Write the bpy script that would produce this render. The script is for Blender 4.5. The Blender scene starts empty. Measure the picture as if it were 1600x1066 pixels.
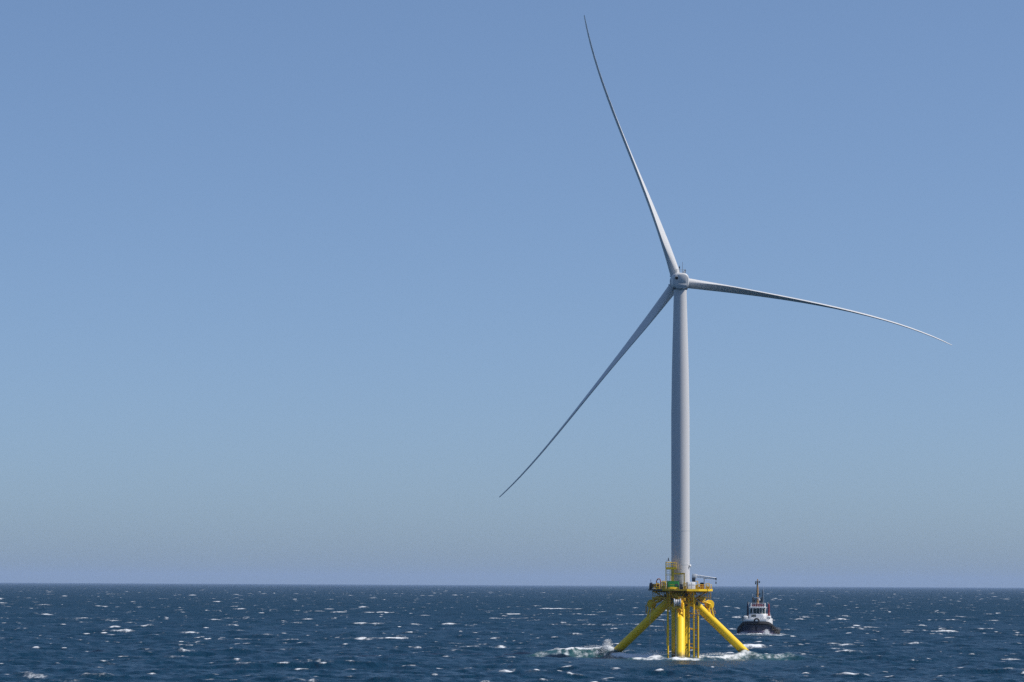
import bpy, bmesh, math, random
import numpy as np
from mathutils import Vector, Matrix

R = math.radians
scene = bpy.context.scene
random.seed(4)

# ------------------------------------------------------------------ camera
FPX = 4050.0                      # focal length in pixels of a 1600 px wide frame
cam_d = bpy.data.cameras.new('camera')
cam_d.sensor_width = 36.0
cam_d.lens = FPX / 1600.0 * 36.0
cam_d.clip_start = 1.0
cam_d.clip_end = 200000.0
cam = bpy.data.objects.new('camera', cam_d)
scene.collection.objects.link(cam)
CAM_H = 16.7
_p, _r = math.atan(380 / FPX), R(0.286)
_fw = Vector((0, math.cos(_p), math.sin(_p)))
_up0 = Vector((0, -math.sin(_p), math.cos(_p)))
_rt0 = Vector((1, 0, 0))
_rt = _rt0 * math.cos(_r) + _up0 * math.sin(_r)
_up = _up0 * math.cos(_r) - _rt0 * math.sin(_r)
cam.matrix_world = Matrix(((_rt.x, _up.x, -_fw.x, 0), (_rt.y, _up.y, -_fw.y, 0), (_rt.z, _up.z, -_fw.z, CAM_H), (0, 0, 0, 1)))
scene.camera = cam

# ------------------------------------------------------------------ sky, sun, exposure
SUN_EL, SUN_AZ = R(50.0), R(97.0)          # azimuth from +Y (view direction) towards +X
to_sun = Vector((math.cos(SUN_EL) * math.sin(SUN_AZ), math.cos(SUN_EL) * math.cos(SUN_AZ), math.sin(SUN_EL)))
world = bpy.data.worlds.new('World')
scene.world = world
world.use_nodes = True
wn, wl = world.node_tree.nodes, world.node_tree.links
wn.clear()
sky = wn.new('ShaderNodeTexSky')
sky.sky_type = 'NISHITA'
sky.sun_disc = False
sky.sun_elevation = SUN_EL
sky.sun_rotation = SUN_AZ
sky.altitude = 0
sky.air_density = 0.7
sky.dust_density = 1.0
sky.ozone_density = 1.0
# even response of the film over the whole sky: softer contrast, a cooler balance
gam = wn.new('ShaderNodeGamma')
gam.inputs['Gamma'].default_value = 0.66
tint = wn.new('ShaderNodeMix')
tint.data_type = 'RGBA'
tint.blend_type = 'MULTIPLY'
tint.inputs['Factor'].default_value = 1.0
tint.inputs['B'].default_value = (0.80, 1.03, 1.345, 1)
bg = wn.new('ShaderNodeBackground')
bg.inputs['Strength'].default_value = 0.15
wo = wn.new('ShaderNodeOutputWorld')
wl.new(sky.outputs[0], gam.inputs['Color'])
wl.new(gam.outputs[0], tint.inputs['A'])
wl.new(tint.outputs['Result'], bg.inputs['Color'])
wl.new(bg.outputs[0], wo.inputs['Surface'])
sun_d = bpy.data.lights.new('sun', 'SUN')
sun_d.energy = 4.8
sun_d.angle = R(0.53)
sun_d.color = (1.0, 0.94, 0.86)
sun = bpy.data.objects.new('sun', sun_d)
scene.collection.objects.link(sun)
sun.rotation_euler = to_sun.to_track_quat('Z', 'Y').to_euler()
scene.view_settings.view_transform = 'Standard'
scene.view_settings.look = 'None'
scene.view_settings.exposure = 0.0
scene.view_settings.gamma = 1.0
scene.view_settings.use_curve_mapping = False
scene.cycles.max_bounces = 6
scene.cycles.volume_bounces = 0
scene.cycles.use_denoising = False
scene.cycles.denoiser = 'OPENIMAGEDENOISE'
scene.cycles.denoising_input_passes = 'RGB_ALBEDO_NORMAL'
scene.cycles.caustics_reflective = False
scene.cycles.caustics_refractive = False
scene.cycles.sample_clamp_indirect = 0.7

# ------------------------------------------------------------------ helpers
C = scene.collection
MATS = {}


class MB:
    """collects shapes and links them as one mesh object"""

    def __init__(self):
        self.v, self.f = [], []

    def add(self, vs, fs):
        o = len(self.v)
        self.v += [tuple(p) for p in vs]
        self.f += [tuple(i + o for i in q) for q in fs]
        return self

    def box(self, c, s, rz=0.0, ry=0.0, taper=1.0):
        m = Matrix.Rotation(rz, 3, 'Z') @ Matrix.Rotation(ry, 3, 'Y')
        vs = []
        for z in (-.5, .5):
            k = taper if z > 0 else 1.0
            for x, y in ((-.5, -.5), (.5, -.5), (.5, .5), (-.5, .5)):
                vs.append(Vector(c) + m @ Vector((x * s[0] * k, y * s[1] * k, z * s[2])))
        return self.add(vs, [(3, 2, 1, 0), (4, 5, 6, 7), (0, 1, 5, 4), (1, 2, 6, 5), (2, 3, 7, 6), (3, 0, 4, 7)])

    def tube(self, a, b, r, r2=None, n=12, cap=True):
        a, b = Vector(a), Vector(b)
        r2 = r if r2 is None else r2
        d = (b - a).normalized()
        u = d.orthogonal().normalized()
        w = d.cross(u)
        vs = []
        for p, q in ((a, r), (b, r2)):
            for i in range(n):
                t = 2 * math.pi * i / n
                vs.append(p + (u * math.cos(t) + w * math.sin(t)) * q)
        fs = [(i, (i + 1) % n, n + (i + 1) % n, n + i) for i in range(n)]
        if cap:
            fs += [tuple(range(n - 1, -1, -1)), tuple(range(n, 2 * n))]
        return self.add(vs, fs)

    def path(self, pts, r, n=6):
        for a, b in zip(pts[:-1], pts[1:]):
            self.tube(a, b, r, n=n)
        return self

    def loft(self, rings, cap=True, closed=True):
        n = len(rings[0])
        vs = [p for g in rings for p in g]
        fs = []
        for j in range(len(rings) - 1):
            for i in range(n if closed else n - 1):
                k = (i + 1) % n
                fs.append((j * n + i, j * n + k, (j + 1) * n + k, (j + 1) * n + i))
        if cap:
            fs += [tuple(range(n - 1, -1, -1)), tuple(range((len(rings) - 1) * n, len(rings) * n))]
        return self.add(vs, fs)

    def lathe(self, prof, c=(0, 0, 0), axis=(0, 0, 1), n=32, cap=True):
        d = Vector(axis).normalized()
        u = d.orthogonal().normalized()
        w = d.cross(u)
        rings = []
        for r, h in prof:
            rings.append([Vector(c) + d * h + (u * math.cos(2 * math.pi * i / n) + w * math.sin(2 * math.pi * i / n)) * r for i in range(n)])
        return self.loft(rings, cap)

    def torus(self, c, axis, R0, r, n=20, m=8):
        d = Vector(axis).normalized()
        u = d.orthogonal().normalized()
        w = d.cross(u)
        vs, fs = [], []
        for i in range(n):
            t = 2 * math.pi * i / n
            e = u * math.cos(t) + w * math.sin(t)
            for j in range(m):
                s = 2 * math.pi * j / m
                vs.append(Vector(c) + e * (R0 + r * math.cos(s)) + d * (r * math.sin(s)))
        for i in range(n):
            for j in range(m):
                fs.append((i * m + j, ((i + 1) % n) * m + j, ((i + 1) % n) * m + (j + 1) % m, i * m + (j + 1) % m))
        return self.add(vs, fs)

    def build(self, name, mat, parent=None, sharp=35, bevel=0.0):
        me = bpy.data.meshes.new(name)
        me.from_pydata(self.v, [], self.f)
        bm = bmesh.new()
        bm.from_mesh(me)
        bmesh.ops.recalc_face_normals(bm, faces=bm.faces)
        if bevel:
            es = [e for e in bm.edges if len(e.link_faces) == 2 and e.calc_face_angle(0) > R(40)]
            bmesh.ops.bevel(bm, geom=es, offset=bevel, segments=2, affect='EDGES', profile=.5)
        bm.to_mesh(me)
        bm.free()
        me.polygons.foreach_set('use_smooth', [True] * len(me.polygons))
        me.set_sharp_from_angle(angle=R(sharp))
        me.materials.append(MATS[mat])
        o = bpy.data.objects.new(name, me)
        C.objects.link(o)
        if parent:
            o.parent = parent
        return o


def empty(name, loc, rz=0.0):
    o = bpy.data.objects.new(name, None)
    C.objects.link(o)
    o.location = loc
    o.rotation_euler = (0, 0, rz)
    o.empty_display_size = 2
    return o


def tag(o, label=None, cat=None, group=None, kind=None):
    for k, v in (('label', label), ('category', cat), ('group', group), ('kind', kind)):
        if v:
            o[k] = v
    return o


def paint(name, col, rough=0.4, grime=0.25, gcol=(0.10, 0.07, 0.05), scale=0.6, streak=6.0, metallic=0.0):
    """painted metal with faint vertical runs of dirt and slightly uneven gloss"""
    m = bpy.data.materials.new(name)
    m.use_nodes = True
    nt = m.node_tree
    b = nt.nodes['Principled BSDF']
    tc = nt.nodes.new('ShaderNodeTexCoord')
    mp = nt.nodes.new('ShaderNodeMapping')
    mp.inputs['Scale'].default_value = (scale * streak, scale * streak, scale)
    n1 = nt.nodes.new('ShaderNodeTexNoise')
    n1.inputs['Scale'].default_value = 1.0
    n1.inputs['Detail'].default_value = 6
    n1.inputs['Roughness'].default_value = 0.65
    rp = nt.nodes.new('ShaderNodeMapRange')
    rp.inputs['From Min'].default_value = 0.52
    rp.inputs['From Max'].default_value = 0.85
    rp.inputs['To Max'].default_value = grime * 2
    mx = nt.nodes.new('ShaderNodeMix')
    mx.data_type = 'RGBA'
    mx.inputs['A'].default_value = (*col, 1)
    mx.inputs['B'].default_value = (*gcol, 1)
    nt.links.new(tc.outputs['Object'], mp.inputs['Vector'])
    nt.links.new(mp.outputs[0], n1.inputs['Vector'])
    nt.links.new(n1.outputs['Fac'], rp.inputs['Value'])
    nt.links.new(rp.outputs[0], mx.inputs['Factor'])
    nt.links.new(mx.outputs['Result'], b.inputs['Base Color'])
    r2 = nt.nodes.new('ShaderNodeMapRange')
    r2.inputs['To Min'].default_value = rough - .08
    r2.inputs['To Max'].default_value = rough + .15
    nt.links.new(n1.outputs['Fac'], r2.inputs['Value'])
    nt.links.new(r2.outputs[0], b.inputs['Roughness'])
    b.inputs['Metallic'].default_value = metallic
    MATS[name] = m
    return m


paint('tower_paint', (0.56, 0.56, 0.57), 0.42, 0.06, (0.3, 0.29, 0.27), 0.12, 10)
paint('blade_paint', (0.60, 0.60, 0.60), 0.38, 0.05, (0.35, 0.34, 0.32), 0.2, 2)
paint('nacelle_paint', (0.56, 0.57, 0.58), 0.45, 0.12, (0.2, 0.2, 0.2), 0.4, 3)
paint('yellow_paint', (0.88, 0.56, 0.005), 0.45, 0.10, (0.34, 0.15, 0.02), 0.35, 5)
lm = paint('yellow_leg', (0.90, 0.58, 0.004), 0.45, 0.10, (0.36, 0.17, 0.02), 0.35, 5)
_nt = lm.node_tree
_pb = _nt.nodes['Principled BSDF']
_old = _pb.inputs['Base Color'].links[0].from_socket
_ge, _sx, _nz, _ad, _mr, _mm = (_nt.nodes.new(t) for t in ('ShaderNodeNewGeometry', 'ShaderNodeSeparateXYZ', 'ShaderNodeTexNoise', 'ShaderNodeMath', 'ShaderNodeMapRange', 'ShaderNodeMix'))
_mm.data_type = 'RGBA'
_nz.inputs['Scale'].default_value = 0.9
_nz.inputs['Detail'].default_value = 6
_ad.operation = 'MULTIPLY_ADD'
_ad.inputs[1].default_value = -2.6
_nt.links.new(_ge.outputs['Position'], _sx.inputs[0])
_nt.links.new(_ge.outputs['Position'], _nz.inputs['Vector'])
_nt.links.new(_nz.outputs['Fac'], _ad.inputs[0])
_nt.links.new(_sx.outputs['Z'], _ad.inputs[2])
_mr.inputs['From Min'].default_value = 0.9
_mr.inputs['From Max'].default_value = -0.3
_nt.links.new(_ad.outputs[0], _mr.inputs['Value'])
_mm.inputs['B'].default_value = (0.20, 0.15, 0.035, 1)
_nt.links.new(_mr.outputs[0], _mm.inputs['Factor'])
_nt.links.new(_old, _mm.inputs['A'])
_nt.links.new(_mm.outputs['Result'], _pb.inputs['Base Color'])
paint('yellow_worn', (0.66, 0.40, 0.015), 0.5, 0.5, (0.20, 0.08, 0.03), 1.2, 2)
paint('dark_steel', (0.045, 0.055, 0.065), 0.5, 0.3, (0.12, 0.06, 0.03), 1.0, 2)
paint('grey_steel', (0.30, 0.32, 0.33), 0.45, 0.3, (0.15, 0.09, 0.05), 1.0, 3)
paint('white_paint', (0.78, 0.78, 0.78), 0.4, 0.15, (0.35, 0.25, 0.18), 0.8, 4)
paint('green_paint', (0.045, 0.36, 0.075), 0.45, 0.15, (0.05, 0.1, 0.03), 0.8, 3)
paint('maroon_paint', (0.22, 0.02, 0.03), 0.45, 0.2, (0.08, 0.03, 0.02), 0.8, 3)
paint('red_paint', (0.42, 0.035, 0.03), 0.45, 0.2, (0.1, 0.03, 0.02), 0.8, 3)
paint('rust_paint', (0.30, 0.10, 0.04), 0.6, 0.3, (0.06, 0.04, 0.03), 1.0, 2)
paint('navy_paint', (0.012, 0.018, 0.045), 0.35, 0.35, (0.05, 0.04, 0.06), 0.5, 4)
paint('antifouling', (0.10, 0.085, 0.14), 0.4, 0.5, (0.03, 0.025, 0.05), 0.6, 4)
paint('deck_green', (0.02, 0.06, 0.045), 0.7, 0.3, (0.06, 0.05, 0.04), 1.0, 1)
paint('rubber', (0.018, 0.018, 0.02), 0.7, 0.2, (0.05, 0.05, 0.05), 1.0, 1)
paint('mast_paint', (0.5, 0.29, 0.11), 0.5, 0.3, (0.1, 0.05, 0.02), 1.0, 3)
paint('tan_paint', (0.48, 0.36, 0.19), 0.5, 0.3, (0.1, 0.06, 0.03), 1.0, 3)
paint('rope', (0.45, 0.45, 0.42), 0.8, 0.2, (0.2, 0.18, 0.15), 3.0, 1)
paint('black_hole', (0.012, 0.013, 0.015), 0.6, 0.05)
g = paint('ship_glass', (0.01, 0.03, 0.035), 0.06, 0.0)
paint('lamp_white', (0.85, 0.85, 0.85), 0.25, 0.02)

# ------------------------------------------------------------------ sea
TX, TY = 39.12, 600.0                       # foot of the turbine
TROT = -math.atan2(TX, TY)                  # its own -Y axis looks back along the line of sight
GX, GY = 82.7, 876.0                        # tug
GROT = -math.atan2(GX, GY) + R(-4)
BR_R, BR_Z = 18.7, 15.6                     # braces: radius at the waterline, height where their axes meet


def smooth(a, b, x):
    t = np.clip((x - a) / (b - a), 0, 1)
    return t * t * (3 - 2 * t)


def sea():
    rng = np.random.default_rng(11)
    half = R(13.6)
    dense = np.linspace(-half, half, 1000)
    coarse = np.linspace(half, 2 * math.pi - half, 74)[1:-1]
    th = np.concatenate([dense, coarse]).astype(np.float64)
    rad = [4.0]
    while rad[-1] < 45000:
        d = rad[-1]
        k = 0.05 if d < 360 else 0.0021 if d < 1000 else 0.0021 + (d - 1000) / 2000 * 0.003 if d < 3000 else 0.006 if d < 8000 else 0.02
        rad.append(d * (1 + k))
    rad = np.array(rad)
    dr = np.gradient(rad)
    nr, nc = len(rad), len(th)
    X = (rad[:, None] * np.sin(th)[None, :])
    Y = (rad[:, None] * np.cos(th)[None, :])
    dth = np.where(np.arange(nc) < 1000, 2 * half / 999, R(4.6))
    # wave components: equal slope per octave, running towards the camera with the wind
    N = 150
    lam = np.exp(rng.uniform(math.log(2.0), math.log(62.0), N))
    k = 2 * math.pi / lam
    B = 0.0115
    amp = np.sqrt(2 * B * math.log(31) / N) / k
    amp *= np.where(lam < 9, 1.45, 1.0)
    amp *= np.where(lam > 40, 0.45, np.where(lam > 18, 0.62, 1.0)) * rng.uniform(.6, 1.3, N)
    spread = R(27) * (1 + 0.9 * (1 - np.clip((lam - 2) / 25, 0, 1)))
    az = R(186) + rng.normal(0, 1, N) * spread
    kx, ky = k * np.sin(az), k * np.cos(az)
    ph = rng.uniform(0, 2 * math.pi, N)
    Z = np.zeros((nr, nc), np.float32)
    DX, DY, CR = Z.copy(), Z.copy(), Z.copy()
    v1, v2 = np.full((nr, 1), 1e-6), np.full((nr, 1), 1e-6)
    C1 = np.zeros((nr, 1000), np.float32)
    C2 = C1.copy()
    res = np.zeros((nr, 1))                     # slope variance the mesh resolves, row by row
    Xd, Yd = X[:, :1000], Y[:, :1000]
    sp_d = np.maximum(dr * .6, rad * dth[0])[:, None]
    sp_c = np.maximum(dr * .6, rad * dth[-1])[:, None]
    for i in range(N):
        wd = np.clip(lam[i] / (2.2 * sp_d) - 1, 0, 1)
        res += (amp[i] * k[i] * wd) ** 2 / 2
        # crest fields for the whitecaps: long breaking crests and small flecks
        wf = np.clip(lam[i] / (2.2 * rad * dth[0]) - 1, 0, 1)[:, None]
        f1 = math.exp(-(math.log(lam[i] / 19.0) / 0.42) ** 2 / 2)
        f2 = math.exp(-(math.log(lam[i] / 5.5) / 0.38) ** 2 / 2)
        v1 += (f1 * wf) ** 2 / 2
        v2 += (f2 * wf) ** 2 / 2
        wr = np.where(wf[:, 0] > 0)[0]
        if len(wr) and max(f1, f2) > .05:
            s = slice(wr[0], wr[-1] + 1)
            p = np.remainder(kx[i] * Xd[s] + ky[i] * Yd[s] + ph[i] - .35, 2 * math.pi).astype(np.float32)
            c = np.cos(p) * wf[s].astype(np.float32)
            if f1 > .05:
                C1[s] += np.float32(f1) * c
            if f2 > .05:
                C2[s] += np.float32(f2) * c
        wh = wf if lam[i] > 6 else wd            # far crests keep their height even where rows are sparse
        rows = np.where(wh[:, 0] > 0)[0]
        if len(rows):
            s = slice(rows[0], rows[-1] + 1)
            p = (kx[i] * Xd[s] + ky[i] * Yd[s] + ph[i]).astype(np.float64)
            p = np.remainder(p, 2 * math.pi).astype(np.float32)
            c, sn = np.cos(p), np.sin(p)
            a = (amp[i] * wh[s]).astype(np.float32)
            Z[s, :1000] += a * c
            a2 = (amp[i] * wd[s]).astype(np.float32)
            DX[s, :1000] -= a2 * np.float32(kx[i] / k[i] * .85) * sn
            DY[s, :1000] -= a2 * np.float32(ky[i] / k[i] * .85) * sn
        wc = np.clip(lam[i] / (2.2 * sp_c) - 1, 0, 1)
        if wc.max() > 0:
            p = kx[i] * X[:, 1000:] + ky[i] * Y[:, 1000:] + ph[i]
            Z[:, 1000:] += amp[i] * wc * np.cos(p)
    CR[:, :1000] = np.maximum(C1 / np.sqrt(v1).astype(np.float32) - .15, C2 / np.sqrt(v2).astype(np.float32) - .1)
    # slopes too small for the mesh become micro-roughness
    mss = np.clip(0.060 - res, 0.0025, 1) * (0.25 + 0.75 * smooth(700, 2200, rad))[:, None]
    rgh = np.repeat(np.sqrt(np.sqrt(2 * mss)), nc, 1)
    fade = np.clip((30000 - rad) / 24000, 0, 1)[:, None].astype(np.float32)
    # the water churned round the legs and the tug's bow wave
    aer = np.zeros_like(Z)
    c, s = math.cos(-TROT), math.sin(-TROT)
    lx = (X - TX) * c - (Y - TY) * s
    ly = (X - TX) * s + (Y - TY) * c
    near = np.hypot(lx, ly) < 120
    calm = np.exp(-(np.hypot(lx / 1.1, (ly + 28) / 1.7) / 27.0) ** 4) * .75
    Z *= (1 - calm).astype(np.float32)

    def ridge(x0, x1, y0, y1, h, w, soft=3.0):
        t = np.clip((lx - x0) / (x1 - x0), 0, 1)
        yc = y0 + (y1 - y0) * t + .8 * np.sin(lx * .55) + .5 * np.sin(lx * 1.3 + 1)
        win = smooth(x0 - soft, x0 + soft, lx) * (1 - smooth(x1 - soft, x1 + soft, lx))
        q = (ly - yc)
        return h * win * np.where(q > 0, np.exp(-(q / (w * 1.6)) ** 2), np.exp(-(q / w) ** 2)), win, q

    h, win, q = ridge(-32, -15, 8.5, 9.5, 1.75, 2.6, 4.0)
    Z += h
    wob = 0.5 + .5 * np.sin(lx * 2.1 + 1.5 * np.sin(lx * .7))
    aer = np.maximum(aer, win * np.exp(-((q + 1.5) / 5.5) ** 2))
    CR = np.maximum(CR, win * (4.2 * np.exp(-((q - .2) / 1.3) ** 2)))
    CR = np.maximum(CR, win * (2.3 + .5 * wob) * np.exp(-((q + 2.8) / 4.0) ** 2))
    for x0, x1, y0, y1, hh, ww, st in ((-17, -3, 6, -6, 1.1, 3.0, 3.8), (-4, 6, -17.2, -17.6, .5, 2.2, 3.1), (2, 17, -4, 5, .9, 3.0, 3.2),
                                       (14, 28, 4, 1, .9, 2.5, 2.35), (-36, -26, 8, 3, .8, 2.0, 2.5), (-12, 1, -9, -14, .5, 2.0, 3.2)):
        h, win, q = ridge(x0, x1, y0, y1, hh, ww)
        Z += h
        CR = np.maximum(CR, win * st * np.exp(-((q + 1.0) / 4.2) ** 2))
        aer = np.maximum(aer, win * np.exp(-((q + 1.5) / 5.0) ** 2) * .8)
    for a in (-90, 30, 150):
        fx, fy = BR_R * math.cos(R(a)), BR_R * math.sin(R(a))
        d = np.hypot(lx - fx, (ly - fy) * .8)
        CR = np.maximum(CR, 4.2 * np.exp(-(d / 3.2) ** 2))
        Z += (.45 * np.exp(-(d / 2.0) ** 2)).astype(np.float32)
    d = np.hypot(lx, ly)
    CR = np.maximum(CR, 2.4 * np.exp(-(d / 8.0) ** 4))
    CR = np.maximum(CR, 2.45 * np.exp(-np.hypot((lx - 1) / 23, (ly + 4) / 14) ** 4))
    CR = np.maximum(CR, 2.2 * np.exp(-np.hypot((lx - 10) / 30, (ly - 4) / 9) ** 4))
    aer = np.maximum(aer, np.exp(-(np.hypot(lx / 1.5, ly) / 15.0) ** 2) * .5)
    c, s = math.cos(-GROT), math.sin(-GROT)
    ux = (X - GX) * c - (Y - GY) * s
    uy = (X - GX) * s + (Y - GY) * c
    hb = 7.4 * np.sqrt(np.clip(1 - ((uy + 3.0 - 12) / 13.5) ** 2, 0, 1))
    hb = np.where(uy > 9, 7.4, hb)
    inside = (uy > -5) & (uy < 30)
    e = np.where(inside, np.abs(ux) - hb, 50)
    bow = np.hypot(ux / 9.0, (uy + 4) / 5.0)
    Z -= (Z * np.exp(-(np.hypot(ux, uy - 8) / 22) ** 4) * .6)
    Z += (.55 * np.exp(-bow ** 2) * (1 + .3 * np.sin(ux * 1.7))).astype(np.float32)
    CR = np.maximum(CR, 4.0 * np.exp(-(np.hypot(ux / 9.5, (uy + 3) / 5.0)) ** 4))
    CR = np.maximum(CR, np.where(e < 6, 3.4 * np.exp(-(np.clip(e, 0, 9) / 3.0) ** 2), 0))
    qq = uy + 14 + .25 * np.abs(ux - 3) + np.sin(ux * .6)
    CR = np.maximum(CR, (smooth(-6, -2, ux) * (1 - smooth(9, 14, ux))) * 3.3 * np.exp(-(qq / 2.4) ** 2))
    aer = np.maximum(aer, .6 * np.exp(-(np.hypot(ux / 12, (uy + 8) / 9)) ** 2))
    X = X + DX * fade
    Y = Y + DY * fade
    Z = Z * fade
    co = np.stack([X, Y, Z], -1).reshape(-1, 3).astype(np.float32)
    ii = np.arange(nr - 1)[:, None] * nc
    jj = np.arange(nc)[None, :]
    j2 = (jj + 1) % nc
    q = np.stack([ii + jj, ii + nc + jj, ii + nc + j2, ii + j2], -1).reshape(-1, 4)
    # winding so that normals point up
    q = q[:, ::-1]
    # close the small disc under the ship
    me = bpy.data.meshes.new('sea')
    nq = len(q)
    me.vertices.add(len(co))
    me.vertices.foreach_set('co', co.ravel())
    disc = np.arange(nc)
    me.loops.add(nq * 4 + nc)
    me.loops.foreach_set('vertex_index', np.concatenate([q.ravel(), disc]).astype(np.int32))
    me.polygons.add(nq + 1)
    me.polygons.foreach_set('loop_start', (np.arange(nq + 1) * 4).astype(np.int32))
    me.update(calc_edges=True)
    me.validate()
    me.polygons.foreach_set('use_smooth', np.ones(len(me.polygons), bool))
    for nm, arr in (('whitecap', CR), ('aerated', aer), ('ripple', rgh)):
        at = me.attributes.new(nm, 'FLOAT', 'POINT')
        at.data.foreach_set('value', arr.astype(np.float32).ravel())
    if me.polygons[0].normal.z < 0:
        me.flip_normals()
    o = bpy.data.objects.new('sea', me)
    C.objects.link(o)
    me.materials.append(MATS['sea_water'])
    tag(o, 'dark blue choppy sea with scattered whitecaps', kind='structure')
    return o


def sea_material():
    m = bpy.data.materials.new('sea_water')
    m.use_nodes = True
    nt = m.node_tree
    nd, lk = nt.nodes, nt.links
    b = nd['Principled BSDF']
    out = nd['Material Output']
    geo = nd.new('ShaderNodeNewGeometry')

    def noise(scale, sx, sy, detail=4, rough=.6):
        mp = nd.new('ShaderNodeMapping')
        mp.inputs['Scale'].default_value = (sx, sy, 1)
        n = nd.new('ShaderNodeTexNoise')
        n.inputs['Scale'].default_value = scale
        n.inputs['Detail'].default_value = detail
        n.inputs['Roughness'].default_value = rough
        lk.new(geo.outputs['Position'], mp.inputs['Vector'])
        lk.new(mp.outputs[0], n.inputs['Vector'])
        return n.outputs['Fac']

    def math_(op, a, b_=None, c_=None):
        n = nd.new('ShaderNodeMath')
        n.operation = op
        for i, x in enumerate((a, b_, c_)):
            if x is None:
                continue
            if isinstance(x, (int, float)):
                n.inputs[i].default_value = x
            else:
                lk.new(x, n.inputs[i])
        return n.outputs[0]

    def rng(x, a, c, lo=0.0, hi=1.0):
        n = nd.new('ShaderNodeMapRange')
        n.interpolation_type = 'SMOOTHSTEP'
        for nm, v in (('From Min', a), ('From Max', c), ('To Min', lo), ('To Max', hi)):
            n.inputs[nm].default_value = v
        lk.new(x, n.inputs['Value'])
        return n.outputs[0]

    def attr(nm):
        n = nd.new('ShaderNodeAttribute')
        n.attribute_name = nm
        return n.outputs['Fac']

    cap, aer = attr('whitecap'), attr('aerated')
    big = noise(0.009, 1, 1, 3)
    fine = noise(0.8, 1, .4, 6, .7)
    mid = noise(0.16, 1, .5, 3)
    v = math_('ADD', cap, math_('MULTIPLY', math_('SUBTRACT', fine, .5), 3.4))
    v = math_('ADD', v, math_('MULTIPLY', math_('SUBTRACT', mid, .5), 1.5))
    v = math_('ADD', v, math_('MULTIPLY', math_('SUBTRACT', big, .5), 1.6))
    foam = math_('ADD', rng(v, 2.1, 3.5, 0, .95), rng(v, 1.5, 2.3, 0, .012))
    # body colour of the water: deep blue, greener where air is mixed in
    mx = nd.new('ShaderNodeMix')
    mx.data_type = 'RGBA'
    mx.inputs['A'].default_value = (0.0003, 0.023, 0.049, 1)
    mx.inputs['B'].default_value = (0.028, 0.10, 0.10, 1)
    lk.new(math_('MULTIPLY', aer, rng(mid, .35, .65, .35, 1.0)), mx.inputs['Factor'])
    lk.new(mx.outputs['Result'], b.inputs['Base Color'])
    b.inputs['IOR'].default_value = 1.33
    lk.new(math_('MULTIPLY', attr('ripple'), rng(big, .35, .65, .88, 1.1)), b.inputs['Roughness'])
    b.inputs['Specular Tint'].default_value = (.40, .76, .95, 1)
    b.inputs['Specular IOR Level'].default_value = 0.26
    bp = nd.new('ShaderNodeBump')
    bp.inputs['Strength'].default_value = 1.0
    bp.inputs['Distance'].default_value = 0.9
    lk.new(noise(.5, 1, .7, 6, .62), bp.inputs['Height'])
    lk.new(bp.outputs[0], b.inputs['Normal'])
    fb = nd.new('ShaderNodeBsdfDiffuse')
    fb.inputs['Color'].default_value = (0.74, 0.77, 0.80, 1)
    ms = nd.new('ShaderNodeMixShader')
    lk.new(foam, ms.inputs[0])
    lk.new(b.outputs[0], ms.inputs[1])
    lk.new(fb.outputs[0], ms.inputs[2])
    lk.new(ms.outputs[0], out.inputs['Surface'])
    MATS['sea_water'] = m


sea_material()
sea()

# ------------------------------------------------------------------ the floating wind turbine
turb = empty('floating_wind_turbine', (TX, TY, 0), TROT)
tag(turb, 'pale grey three-bladed wind turbine standing on a yellow floating steel base', 'wind turbine')

# tower
TZ0, TZ1 = 15.9, 85.4
prof = [(2.12, TZ0), (2.12, 56.0), (2.05, 60), (1.98, 65.5), (1.80, 73.0), (1.62, 79.5), (1.50, 84.2), (1.52, TZ1)]
tower = MB().lathe(prof, n=64).build('tower', 'tower_paint', turb)
for z in (21.4, 29.2):
    MB().lathe([(2.10, z - .06), (2.15, z - .05), (2.15, z + .05), (2.10, z + .06)], n=64).build('flange_seam', 'nacelle_paint', tower)
MB().box((-.15, -2.06, 17.15), (.95, .16, 2.3)).build('tower_door', 'grey_steel', tower, bevel=.03)
MB().lathe([(1.62, 85.2), (1.75, 85.35), (1.75, 85.75), (1.5, 85.9)], n=48).build('yaw_ring', 'dark_steel', tower)

# rotor axis
PSI, TAU = R(6.0), R(5.0)
AX = Vector((-math.sin(PSI) * math.cos(TAU), math.cos(PSI) * math.cos(TAU), math.sin(TAU)))   # upwind
EX = Vector((math.cos(PSI), math.sin(PSI), 0))
EY = EX.cross(AX)
if EY.z < 0:
    EY = -EY
HUB = Vector((-0.63, 5.97, 87.75))


def axp(a, u, v):
    """point a metres upwind of the hub centre, u across, v up"""
    return HUB + AX * a + EX * u + EY * v


def ring(a, w, h, n=40, p=3.2, dv=0.0, flat=None):
    out = []
    for i in range(n):
        t = 2 * math.pi * i / n
        ct, st = math.cos(t), math.sin(t)
        x = math.copysign(abs(ct) ** (2 / p), ct) * w / 2
        y = math.copysign(abs(st) ** (2 / p), st) * h / 2
        out.append(axp(a, x, y + dv))
    return out


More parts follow.
